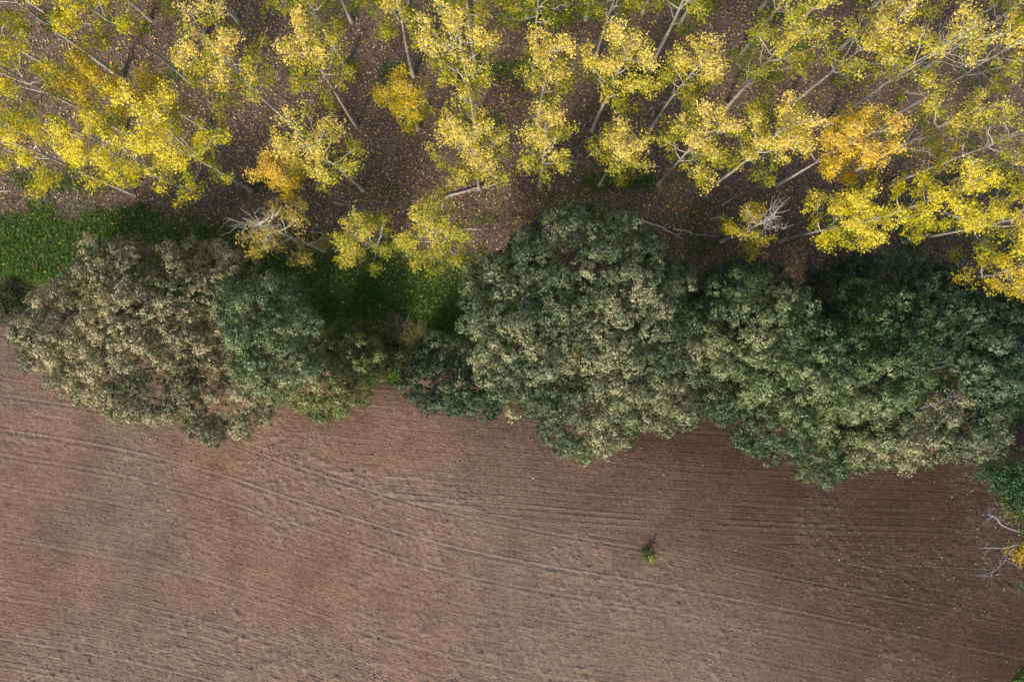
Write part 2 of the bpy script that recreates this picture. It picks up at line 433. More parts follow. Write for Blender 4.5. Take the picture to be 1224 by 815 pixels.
def poplar(base, h, R, pal, label, group, seed, bole=0.46, dens=1.0, lean=(0, 0), bare_top=0.0, bare=0.0, dia=None, fork=False, fan=0):
    rng = np.random.RandomState(seed)
    b0 = W(base[0], base[1], 0.0)
    b0[2] = float(ground_z(b0[0], b0[1])) - 0.06
    root = empty('poplar_tree', tuple(b0))
    tag(root, label, 'tree', group)
    h = h * 0.91
    dia = dia or 0.085 + 0.011 * h
    nseg = 11
    tt = np.linspace(0, 1, nseg)
    bend = np.cumsum(rng.normal(scale=0.045, size=(nseg, 2)), axis=0) * tt[:, None] * 1.3
    trunk = np.zeros((nseg, 3))
    trunk[:, 0] = lean[0] * tt ** 1.3 + bend[:, 0]
    trunk[:, 1] = lean[1] * tt ** 1.3 + bend[:, 1]
    trunk[:, 2] = tt * h
    trad = dia * 0.5 * (1 - 0.88 * tt ** 0.9)
    trad[0] *= 1.35
    tp = lambda t: np.array([np.interp(t, tt, trunk[:, i]) for i in range(3)])
    tb = Tubes(); tb.add(trunk, trad, 7, GREY * rng.uniform(0.85, 1.15))
    tb.build('trunk', M_BARK, root)
    br = Tubes()
    cl = []          # cluster: x, y, z, count, sigma
    R = R * 0.82
    nl = int(10 + 3.4 * R + rng.randint(0, 4))
    for i in range(nl):
        f = (i + rng.uniform(0, 0.9)) / nl
        t = bole + (0.93 - bole) * f
        s = tp(t)
        az = i * 2.399 + rng.normal(scale=0.35)
        prof = (1.0 - 0.72 * f) * (0.55 + 0.45 * min(1, f * 4))
        ln = R * 1.12 * prof * rng.uniform(0.72, 1.25) + 0.35
        rise = ln * rng.uniform(0.75, 1.35)
        if fork and i in (0, 2): rise *= 1.7; ln *= 1.1
        q = np.linspace(0, 1, 6)
        side = rng.normal(scale=0.12 * ln)
        pts = np.zeros((6, 3))
        pts[:, 0] = s[0] + math.cos(az) * ln * q ** 0.9 - math.sin(az) * side * q * q
        pts[:, 1] = s[1] + math.sin(az) * ln * q ** 0.9 + math.cos(az) * side * q * q
        pts[:, 2] = s[2] + rise * (0.72 * q + 0.28 * q ** 2)
        pts[1:] += rng.normal(scale=0.035, size=(5, 3))
        pts[:, 2] = np.minimum(pts[:, 2], h * (1.0 - 0.02 * (1 - q)))
        r0 = min(np.interp(t, tt, trad) * 0.55, 0.010 + 0.013 * ln)
        gcol = GREY * rng.uniform(1.05, 1.5)
        br.add(pts, r0 * (1 - 0.82 * q) + 0.004, 5, gcol)
        nt_ = 4 + int(ln * 2.2)
        for j in range(nt_):
            w = rng.uniform(0.3, 1.0)
            p = np.array([np.interp(w, q, pts[:, k]) for k in range(3)])
            d = rng.normal(size=3); d[2] = abs(d[2]) * 0.8 + 0.25
            d[:2] += 0.5 * np.array([math.cos(az), math.sin(az)])
            d /= np.linalg.norm(d)
            tl = rng.uniform(0.3, 0.75) * (0.5 + 0.3 * ln)
            m = p + d * tl * 0.5 + rng.normal(scale=0.04, size=3)
            e = p + d * tl + np.array([0, 0, 0.06 * tl])
            br.add(np.array([p, m, e]), [0.011, 0.008, 0.004], 3, gcol)
            hrel = e[2] / h
            if rng.rand() < bare or hrel > 1 - bare_top: continue
            cl.append((*e, rng.uniform(14, 34), rng.uniform(0.13, 0.23)))
            if rng.rand() < 0.6: cl.append((*m, rng.uniform(6, 16), rng.uniform(0.10, 0.20)))
        for j in range(2 + int(ln * 1.5)):      # thin bare shoots standing clear of the leaves
            w = rng.uniform(0.45, 1.0)
            p = np.array([np.interp(w, q, pts[:, k]) for k in range(3)])
            d = np.array([math.cos(az), math.sin(az), 1.2]) + rng.normal(scale=0.5, size=3); d /= np.linalg.norm(d)
            e = p + d * rng.uniform(0.35, 0.8)
            br.add(np.array([p, (p + e) / 2 + rng.normal(scale=0.03, size=3), e]), [0.010, 0.008, 0.004], 3, gcol * 1.15)
            if rng.rand() < 0.6 and rng.rand() >= bare and e[2] / h <= 1 - bare_top:
                cl.append((*(p + (e - p) * 0.6), rng.uniform(3, 9), rng.uniform(0.12, 0.20)))
        if pts[-1, 2] / h <= 1 - bare_top and rng.rand() >= bare:
            cl.append((*pts[-1], rng.uniform(22, 40), rng.uniform(0.17, 0.27)))
    # leader
    for j in range(9):
        t = rng.uniform(0.78, 1.0); p = tp(t)
        d = rng.normal(size=3); d[2] = abs(d[2]) + 0.3; d /= np.linalg.norm(d)
        e = p + d * rng.uniform(0.25, 0.6)
        br.add(np.array([p, (p + e) / 2 + rng.normal(scale=0.03, size=3), e]), [0.012, 0.009, 0.004], 3, GREY * 1.1)
        if e[2] / h <= 1 - bare_top and rng.rand() >= bare:
            cl.append((*e, rng.uniform(8, 18), rng.uniform(0.13, 0.22)))
    for j in range(int(fan)):               # bundle of leafless white twigs at the top
        t = rng.uniform(0.6, 0.95); p = tp(t)
        a = rng.uniform(0, 2 * math.pi); d = np.array([math.cos(a), math.sin(a), rng.uniform(0.5, 2.2)]); d /= np.linalg.norm(d)
        l = rng.uniform(0.6, 1.25) * R * 0.9
        e = p + d * l; e[2] = min(e[2], h * 1.06); m = p + d * l * 0.5 + rng.normal(scale=0.10, size=3)
        br.add(np.array([p, m, e]), [0.017, 0.013, 0.005], 4, GREY * 1.12)
        for _ in range(3):
            f0 = m + (e - m) * rng.rand(); g0 = f0 + (d + rng.normal(scale=0.55, size=3)) * rng.uniform(0.25, 0.5)
            br.add(np.array([f0, (f0 + g0) / 2 + rng.normal(scale=0.03, size=3), g0]), [0.010, 0.008, 0.004], 3, GREY * 1.12)
    br.build('branches', M_BARK, root)
    cl = np.array(cl)
    cnt = np.maximum(1, (cl[:, 3] * dens * 1.75)).astype(int)
    ci = np.repeat(np.arange(len(cl)), cnt)
    dl = rng.normal(size=(len(ci), 3)); dl /= np.linalg.norm(dl, axis=1)[:, None]
    P = cl[ci, :3] + dl * (2.0 * cl[ci, 4] * rng.rand(len(ci)) ** 0.75)[:, None] * np.array([1, 1, 0.8])
    N = rng.normal(size=(len(ci), 3)) * 0.75 + np.array([-0.1, -0.25, 0.75])
    L = rng.uniform(0.050, 0.098, len(ci))
    V, F = leaf_tris(P, N, L * 1.08, L * rng.uniform(0.85, 1.05, len(ci)), rng)
    # autumn colour: greener low in the tree, yellow and pale at the tips
    zc = cl[:, 2] / h
    u = 1.2 * np.clip((zc - bole * 0.95) / (1.0 - bole * 0.95), 0, 1) - 0.22 + rng.normal(scale=0.13, size=len(cl))
    u = np.clip(u[ci] + rng.normal(scale=0.10, size=len(ci)), 0, 1)[:, None]
    p = PAL[pal]; lo, mi, hi = (np.array(p[k]) for k in ('low', 'mid', 'top'))
    col = np.where(u < 0.5, lo + (mi - lo) * (u / 0.5), mi + (hi - mi) * ((u - 0.5) / 0.5))
    col = col * rng.uniform(0.72, 1.18, (len(ci), 1))
    old = rng.rand(len(ci)) < 0.07
    col[old] = np.array([0.42, 0.24, 0.07]) * rng.uniform(0.7, 1.2, (old.sum(), 1))
    mesh_quads('crown', V, F, M_POP, root, col=np.repeat(np.clip(col, 0, 0.85), 3, axis=0))
    return root

ORD = ['first', 'second', 'third', 'fourth', 'fifth', 'sixth', 'seventh', 'eighth', 'ninth', 'tenth', 'eleventh', 'twelfth', 'thirteenth', 'fourteenth', 'fifteenth', 'sixteenth', 'seventeenth']
ROWS = {
 'poplar row nearest the hedge': [
   ((388, 300), 12.5, 1.55, 'tan', dict(bare_top=0.17, bare=0.05, dens=1.05, bole=0.26, fan=18), 'bare white top twigs above tan leaves'),
   ((466, 306), 9.6, 1.4, 'green', dict(bole=0.3), 'small yellow green poplar'),
   ((530, 303), 10.8, 1.8, 'green', dict(bole=0.3, dens=1.25), 'bushy yellow green poplar'),
   ((862, 289), 9.5, 1.1, 'gold', dict(bare_top=0.30, bole=0.20, dens=1.0, fan=20), 'small golden tree with bare top twigs'),
   ((931, 289), 11.5, 1.7, 'lemon', dict(dens=1.25, lean=(0.3, -0.5)), 'bright yellow poplar'),
   ((1004, 277), 13.5, 1.9, 'lemon', dict(dens=1.35, bole=0.45), 'large bright yellow poplar'),
   ((1078, 290), 13.0, 1.8, 'lemon', dict(dens=1.3, lean=(0.2, -0.3)), 'bright yellow poplar'),
   ((1098, 338), 11.5, 1.4, 'gold', dict(bole=0.2, dens=0.8), 'short golden poplar'),
   ((1166, 353), 12.0, 1.6, 'lemon', dict(bare=0.30, dens=0.8, fan=12), 'thin poplar with pale bare twigs'),
 ],
 'second poplar row from hedge': [
   ((160, 232), 13.2, 1.95, 'lemon', dict(dens=1.2), 'broad yellow poplar'),
   ((229, 230), 12.2, 1.85, 'lemon', dict(dens=1.25), 'yellow poplar'),
   ((301, 228), 13.4, 2.25, 'lemon', dict(dens=1.25), 'big pale yellow poplar'),
   ((364, 226), 6.4, 1.0, 'orange', dict(bole=0.28, dens=1.2), 'small orange gold poplar'),
   ((434, 228), 12.8, 1.85, 'yellow', {}, 'yellow topped poplar'),
   ((573, 226), 11.8, 1.9, 'yellow', dict(bole=0.42, fork=True), 'flat topped yellow poplar beside a fallen branch'),
   ((645, 223), 12.5, 1.35, 'yellow', dict(dens=0.8), 'slim pale yellow poplar'),
   ((716, 222), 11.0, 1.2, 'yellow', dict(dens=0.85), 'slim golden yellow poplar'),
   ((786, 221), 12.3, 1.75, 'yellow', dict(fork=True), 'leaning yellow green poplar'),
   ((854, 221), 12.8, 1.75, 'yellow', dict(dens=1.15), 'yellow poplar beside the orange one'),
   ((928, 222), 12.2, 1.8, 'orange', dict(dens=1.35), 'large orange gold poplar'),
   ((1024, 203), 12.2, 1.6, 'green', dict(bole=0.3), 'yellow green poplar'),
   ((1066, 219), 13.6, 1.8, 'green', dict(bare=0.30, dens=0.8, fork=True, fan=12), 'sparse poplar with bare pale limbs'),
   ((1140, 215), 14.0, 1.7, 'yellow', dict(bare=0.3), 'thick trunk leaning out of the picture'),
 ],
 'third poplar row from hedge': [
   ((148, 158), 14.2, 2.15, 'lemon', dict(dens=1.15), 'yellow poplar'),
   ((204, 158), 10.4, 1.5, 'gold', dict(dens=1.1), 'smaller golden poplar'),
   ((248, 156), 8.6, 1.1, 'gold', {}, 'short golden poplar'),
   ((350, 152), 13.8, 2.15, 'yellow', dict(fork=True, dens=1.15), 'wide pale yellow poplar with forked trunk'),
   ((426, 151), 13.0, 1.6, 'yellow', {}, 'yellow poplar'),
   ((500, 156), 8.0, 1.1, 'gold', dict(bole=0.3, dens=1.2), 'small deep yellow poplar'),
   ((568, 151), 13.8, 2.2, 'yellow', dict(fork=True), 'wide open yellow crown with pale limbs'),
   ((642, 150), 12.8, 1.45, 'yellow', {}, 'slender yellow poplar'),
   ((708, 156), 13.4, 1.75, 'yellow', dict(dens=1.15), 'rounded yellow poplar'),
   ((778, 154), 12.2, 1.3, 'yellow', {}, 'slim yellow poplar'),
   ((864, 134), 13.8, 1.9, 'green', dict(bole=0.28), 'tall tree with greener lower leaves'),
   ((938, 131), 13.6, 1.9, 'yellow', dict(fork=True, dens=0.8), 'forked yellow poplar'),
   ((988, 149), 14.6, 2.1, 'yellow', dict(bare=0.25, dens=0.75, fan=12), 'long trunk with bare pale limbs'),
   ((1062, 142), 14.6, 1.9, 'yellow', dict(bole=0.5, bare=0.2), 'long dark trunked poplar'),
 ],
 'fourth poplar row from hedge': [
   ((88, 97), 13.6, 1.6, 'yellow', {}, 'pale trunked poplar at the picture edge'),
   ((146, 93), 15.0, 1.9, 'yellow', dict(bole=0.48, dia=0.30), 'thick bare trunked poplar'),
   ((226, 97), 13.6, 1.7, 'lemon', dict(dens=1.15), 'bright yellow poplar'),
   ((415, 82), 13.2, 1.5, 'green', {}, 'greenish poplar'),
   ((494, 91), 13.6, 1.5, 'yellow', dict(lean=(0.5, 0.2)), 'bent trunked poplar'),
   ((568, 78), 13.8, 1.7, 'green', dict(bare=0.3), 'sparse greenish poplar'),
   ((638, 84), 13.4, 1.7, 'green', {}, 'greenish poplar'),
   ((708, 84), 13.4, 1.7, 'green', {}, 'green and yellow poplar'),
   ((775, 85), 14.8, 1.8, 'green', dict(bole=0.42, dia=0.27, bare=0.2), 'thick trunked greenish poplar'),
   ((880, 72), 13.4, 1.7, 'green', {}, 'greenish poplar'),
   ((1002, 60), 13.8, 1.8, 'yellow', dict(bare=0.15), 'yellow poplar'),
   ((1102, 84), 14.0, 1.8, 'green', dict(bare=0.3), 'sparse poplar'),
   ((1168, 60), 14.0, 1.8, 'yellow', dict(bole=0.45), 'yellow poplar at the picture corner'),
 ],
 'topmost poplar row': [
   ((70, 26), 13.5, 1.7, 'yellow', dict(dens=0.9), 'yellow poplar'),
   ((180, 24), 12.5, 1.7, 'lemon', dict(bole=0.2), 'low branched yellow poplar'),
   ((246, 46), 13.5, 1.8, 'green', dict(bole=0.25), 'greenish poplar'),
   ((284, 25), 14.0, 1.7, 'yellow', {}, 'straight trunked poplar'),
   ((350, 18), 14.0, 1.7, 'yellow', {}, 'straight trunked poplar'),
   ((420, 26), 13.0, 1.7, 'green', dict(bole=0.12), 'green poplar with leaves down its trunk'),
   ((482, 22), 13.0, 1.7, 'green', dict(bole=0.15), 'greenish low branched poplar'),
   ((560, 22), 13.5, 1.7, 'green', dict(bole=0.25, bare=0.2), 'thin greenish poplar'),
   ((630, 22), 13.0, 1.7, 'green', dict(bole=0.15), 'green low branched poplar'),
   ((700, 24), 13.0, 1.7, 'green', dict(bole=0.18, bare=0.2), 'greenish poplar'),
   ((768, 16), 14.0, 1.7, 'yellow', {}, 'dark straight trunked poplar'),
   ((812, 30), 13.0, 1.7, 'green', dict(bole=0.16), 'green low branched poplar'),
   ((908, 12), 14.0, 1.7, 'green', dict(bole=0.3), 'greenish poplar'),
   ((1040, 12), 13.5, 1.7, 'yellow', dict(bole=0.2), 'yellow poplar'),
 ],
}
sd = 100
for rname, rows in ROWS.items():
    total = len(rows)
    for i, (b, h, R, pal, kw, look) in enumerate(rows):
        sd += 7
        lab = '%s, %s from left, %s' % (look.replace(' poplar', ''), ORD[i], rname)
        poplar(b, h, R, pal, lab, rname, sd, **kw)

# ------------------------------------------------------------------ evergreen oaks of the hedge
OAKPAL = {
    # dark leaf, main leaf, pale tip
    'grey': ((0.044, 0.076, 0.026), (0.150, 0.176, 0.076), (0.400, 0.365, 0.200)),
    'tan': ((0.060, 0.076, 0.030), (0.225, 0.212, 0.100), (0.460, 0.385, 0.210)),
    'green': ((0.036, 0.070, 0.020), (0.122, 0.168, 0.058), (0.320, 0.320, 0.150)),
    'olive': ((0.050, 0.076, 0.018), (0.155, 0.185, 0.048), (0.340, 0.335, 0.120)),
    'deep': ((0.028, 0.054, 0.024), (0.082, 0.122, 0.056), (0.215, 0.240, 0.125)),
}
def oak(name, base, lobes, pal, label, seed, dens=1.0, group='evergreen oaks in the hedge', cat='tree', leaf=0.092, spacing=0.80, trunk_r=0.22, litterhue=0.02):
    """lobes: (px, py, z of the lobe's centre, radius x, radius y, radius z) with px, py as seen at that height"""
    rng = np.random.RandomState(seed)
    b0 = W(base[0], base[1], 0); b0[2] = float(ground_z(b0[0], b0[1])) - 0.08
    root = empty(name, tuple(b0)); tag(root, label, cat, group)
    LB = []
    for (px, py, z, rx, ry, rz) in lobes:
        c = W(px, py, z)
        LB.append((c, np.array([rx, ry, rz])))
    boughs = []; bn = []; br_ = []; bi_ = []
    for li, (c, rad) in enumerate(LB):
        area = 2 * math.pi * ((rad[0] * rad[1]) ** 0.8 + 2 * ((rad[0] + rad[1]) / 2 * rad[2]) ** 0.8) / 3 * 1.15
        n = int(area / (spacing ** 2) * 5.0)
        d = rng.normal(size=(n * 2, 3)); d /= np.linalg.norm(d, axis=1)[:, None]
        d = d[d[:, 2] > -0.55][:n]
        inner = rng.rand(len(d)) < 0.45
        rr = np.where(inner, rng.uniform(0.66, 0.80, len(d)), rng.uniform(0.88, 1.10, len(d)))
        # lumpy outline
        lump = fbm(d[:, 0] * 3 + li * 7 + seed, d[:, 1] * 3 + d[:, 2] * 2, 0.9, seed + li, 3)
        rr = rr * (0.78 + 0.44 * lump)
        p = c + d * rad * rr[:, None]
        keep = np.ones(len(p), bool)
        for lj, (c2, r2) in enumerate(LB):
            if lj != li:
                keep &= (((p - c2) / (r2 * 0.64)) ** 2).sum(1) > 1
        keep &= p[:, 2] > 0.25
        boughs.append(p[keep]); nn = d / rad; nn /= np.linalg.norm(nn, axis=1)[:, None]; bn.append(nn[keep])
        br_.append(np.full(keep.sum(), li)); bi_.append(inner[keep])
    B = np.concatenate(boughs); BN = np.concatenate(bn); BL = np.concatenate(br_); BI = np.concatenate(bi_)
    # thin out boughs that crowd each other
    kept = []
    for shell, gap in ((False, spacing * 0.74), (True, spacing * 0.72)):
        mine = []
        for i in rng.permutation(np.nonzero(BI == shell)[0]):
            if mine and (((B[mine] - B[i]) ** 2).sum(1)).min() < gap ** 2: continue
            mine.append(i)
        kept += mine
    B = B[kept]; BN = BN[kept]; BL = BL[kept]; BI = BI[kept]
    # wood
    tb = Tubes(); bk = np.array([0.10, 0.085, 0.068])
    top = LB[0][0].copy(); fork = b0 + np.array([0, 0, 0.3 * max(1.2, top[2])])
    tb.add(np.array([b0, (b0 + fork) / 2 + rng.normal(scale=0.05, size=3), fork]), [trunk_r * 1.25, trunk_r, trunk_r * 0.85], 8, bk)
    tb.build('trunk', M_BARK, root, b0)
    bb = Tubes()
    hubs = []
    for c, rad in LB:
        e = c - np.array([0, 0, rad[2] * 0.55])
        m = fork * 0.5 + e * 0.5 + rng.normal(scale=0.15, size=3)
        bb.add(np.array([fork, m, e]), [trunk_r * 0.7, trunk_r * 0.5, trunk_r * 0.3], 6, bk); hubs.append(e)
    for i in range(len(B)):
        if rng.rand() < 0.03:
            s = hubs[BL[i]]; e = B[i]; m = (s + e) / 2 + rng.normal(scale=0.12, size=3) + np.array([0, 0, -0.1])
            bb.add(np.array([s, m, e]), [trunk_r * 0.22, trunk_r * 0.14, 0.012], 4, bk * 1.2)
    bb.build('branches', M_BARK, root, b0)
    # leaves: bough > spray > leaf
    up = BN * 0.8 + np.array([0, 0, 0.6]); up /= np.linalg.norm(up, axis=1)[:, None]
    bsz = spacing * np.where(BI, rng.uniform(0.5, 0.7, len(B)), rng.uniform(0.40, 0.78, len(B)))
    ns = ((8 + 46 * (bsz / spacing) ** 2) * np.where(BI, 0.5, 1.0)).astype(int); si = np.repeat(np.arange(len(B)), ns)
    dd = rng.normal(size=(len(si), 3)); dd /= np.linalg.norm(dd, axis=1)[:, None]
    dot = (dd * up[si]).sum(1)
    dd = dd + up[si] * np.where(dot < -0.25, -1.5 * dot, 0.12)[:, None]     # sprays face out of the crown
    dd /= np.linalg.norm(dd, axis=1)[:, None]
    dist = bsz[si] * rng.uniform(0.62, 1.05, len(si))
    S = B[si] + dd * dist[:, None]
    SN = dd
    outer = np.clip((dd * up[si]).sum(1), 0, 1)
    nlv = (rng.uniform(13, 25, len(S)) * dens).astype(int)
    ki = np.repeat(np.arange(len(S)), nlv)
    ld = rng.normal(size=(len(ki), 3)); ld /= np.linalg.norm(ld, axis=1)[:, None]
    ld = ld + SN[ki] * 0.3
    rs = rng.uniform(0.10, 0.20, len(S))[ki]
    off = rs * rng.rand(len(ki)) ** 0.45
    P = S[ki] + ld * off[:, None]
    N = ld * 0.5 + SN[ki] * 0.9 + rng.normal(size=(len(ki), 3)) * 0.45
    Lf = rng.uniform(0.7, 1.25, len(ki)) * leaf
    V, F = leaf_tris(P, N, Lf, Lf * 0.85, rng)
    dk, md, pl = (np.array(c) for c in OAKPAL[pal])
    # new growth at the outside of each spray is pale, older leaves inside are dark; sprays differ
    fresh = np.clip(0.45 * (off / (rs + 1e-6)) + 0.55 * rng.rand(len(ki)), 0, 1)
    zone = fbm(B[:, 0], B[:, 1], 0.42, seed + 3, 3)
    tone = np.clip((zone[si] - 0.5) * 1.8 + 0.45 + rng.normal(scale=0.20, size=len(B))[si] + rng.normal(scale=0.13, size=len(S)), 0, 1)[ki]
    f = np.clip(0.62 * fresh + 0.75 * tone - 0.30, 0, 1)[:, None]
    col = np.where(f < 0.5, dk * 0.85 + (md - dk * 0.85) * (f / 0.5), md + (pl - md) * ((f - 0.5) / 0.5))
    col = col * rng.uniform(0.75, 1.25, (len(ki), 1))
    # a few rusty sprays
    rust = (rng.rand(len(S)) < litterhue * 0.16)[ki]
    col[rust] = np.array([0.24, 0.15, 0.06]) * rng.uniform(0.6, 1.2, (rust.sum(), 1))
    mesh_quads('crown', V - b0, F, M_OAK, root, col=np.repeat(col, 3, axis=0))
    return root, len(F)

nf = 0
def O(*a, **k):
    global nf
    r, n = oak(*a, **k); nf += n
    return r

O('oak_tree', (245, 400), [(190, 375, 5.0, 3.2, 2.7, 2.4), (95, 395, 3.8, 2.7, 2.5, 2.3), (175, 440, 4.4, 3.3, 2.6, 2.3), (270, 470, 3.4, 2.6, 2.3, 2.0),
   (150, 330, 4.2, 2.2, 1.7, 2.0), (245, 350, 4.6, 2.6, 2.4, 2.2), (215, 420, 4.6, 2.4, 2.0, 1.8), (120, 445, 3.4, 2.0, 1.6, 1.6), (255, 430, 4.0, 2.2, 1.8, 1.7)], 'tan',
  'wide greyish tan evergreen oak, leftmost tree of the hedge', 11, trunk_r=0.28)
O('oak_tree', (375, 400), [(320, 380, 6.6, 2.1, 1.9, 2.6), (330, 430, 5.8, 2.0, 1.6, 2.2)], 'green',
  'rounded greener oak rising in front of the greyish tan oak', 12, trunk_r=0.18)
O('oak_tree', (410, 445), [(385, 462, 2.6, 1.9, 1.5, 1.7), (420, 425, 2.0, 1.4, 1.4, 1.3)], 'olive',
  'low olive green oak bush at the right end of the left hedge clump', 13, trunk_r=0.10)
O('oak_tree', (672, 402), [(694, 325, 6.8, 3.4, 2.9, 3.0), (635, 395, 5.8, 3.0, 3.0, 2.7), (748, 400, 5.8, 3.2, 3.2, 2.7), (690, 460, 4.6, 3.2, 2.6, 2.5),
   (612, 350, 5.0, 2.3, 1.9, 2.3), (765, 352, 5.0, 2.4, 2.2, 2.4), (690, 400, 5.6, 2.8, 2.4, 2.4), (700, 505, 3.2, 2.5, 1.6, 2.0), (775, 470, 3.8, 2.3, 2.0, 2.1)], 'grey',
  'largest evergreen oak, tall domed grey green crown in the middle of the picture', 14, trunk_r=0.34, litterhue=0.05)
O('oak_tree', (540, 447), [(535, 447, 1.9, 2.0, 1.8, 1.6), (575, 462, 1.6, 1.5, 1.4, 1.3), (545, 462, 1.2, 1.6, 1.2, 1.0), (515, 460, 1.6, 1.4, 1.3, 1.3)], 'deep',
  'low dark green oak bush at the lower left foot of the largest oak', 15, trunk_r=0.10)
O('oak_tree', (868, 425), [(895, 395, 5.2, 2.9, 2.6, 2.5), (940, 440, 5.0, 2.9, 2.5, 2.4), (870, 450, 3.8, 2.3, 2.1, 2.0), (930, 500, 3.2, 2.5, 1.9, 1.9), (985, 538, 2.4, 1.5, 1.5, 1.5)], 'green',
  'green oak right beside the largest oak, its tip hanging over the field', 16, trunk_r=0.26)
O('oak_tree', (985, 440), [(1030, 435, 5.4, 2.6, 2.6, 2.4), (1045, 390, 4.8, 2.2, 2.0, 2.0), (1040, 490, 3.6, 2.2, 1.9, 1.9)], 'green',
  'green oak in the middle of the right hedge clump', 17, trunk_r=0.22)
O('oak_tree', (1060, 478), [(1085, 520, 3.0, 2.0, 1.6, 1.7), (1130, 500, 3.4, 2.0, 1.7, 1.8), (1165, 510, 3.0, 1.5, 1.6, 1.6), (1150, 465, 3.6, 2.0, 1.8, 1.6), (1020, 530, 2.4, 1.7, 1.3, 1.5)], 'grey',
  'greyish oak with sparse edge reaching over the field, lower right of the hedge', 18, trunk_r=0.18, dens=0.85, litterhue=0.12)
END_OAK = O('oak_tree', (1105, 420), [(1175, 425, 5.0, 2.1, 2.3, 2.0), (1140, 385, 4.4, 1.9, 1.8, 1.8), (1195, 395, 4.0, 1.8, 1.8, 1.7)], 'deep',
  'dark green oak at the right end of the hedge', 19, trunk_r=0.2)
O('oak_tree', (985, 372), [(1060, 345, 2.6, 2.3, 1.8, 1.6), (1100, 360, 3.2, 2.0, 1.8, 1.7), (1000, 352, 2.2, 1.8, 1.5, 1.4)], 'deep',
  'shaded dark oak thicket behind the hedge beneath the bright yellow poplars', 20, trunk_r=0.14, dens=0.9)
O('oak_tree', (868, 370), [(890, 350, 2.6, 2.2, 1.6, 1.6), (850, 375, 2.4, 1.7, 1.6, 1.5)], 'deep',
  'shaded dark oak bush behind the gap right of the largest oak', 21, trunk_r=0.12, dens=0.9)
def withered_spray():
    rng = np.random.RandomState(330)
    b0 = np.array(END_OAK.location)
    c = W(1148, 472, 5.2); n = 420
    d = rng.normal(size=(n, 3)) * np.array([0.26, 0.26, 0.14])
    L = rng.uniform(0.06, 0.10, n)
    V, F = leaf_tris(c + d, d + np.array([0, 0, 0.4]) + rng.normal(size=(n, 3)) * 0.3, L, L * 0.6, rng)
    col = np.array([0.26, 0.18, 0.24]) * rng.uniform(0.6, 1.3, (n, 1))
    o = mesh_quads('withered_spray', V - b0, F, M_LITTER, END_OAK, col=np.repeat(col, 3, axis=0))
    o['kind'] = 'stuff'
    o['label'] = 'greyish purple withered spray on the crown'
    for path in ([(1085, 438, 4.2), (1112, 441, 4.6), (1128, 440, 4.8)], [(1100, 488, 4.6), (1122, 480, 4.9), (1140, 474, 5.0)]):
        tb = Tubes(); P = np.array([W(*p) for p in path]) + rng.normal(scale=0.03, size=(3, 3))
        tb.add(P, [0.026, 0.022, 0.010], 5, (0.20, 0.20, 0.21))
        tb.build('dead_limb', M_BARK, END_OAK, b0)
withered_spray()


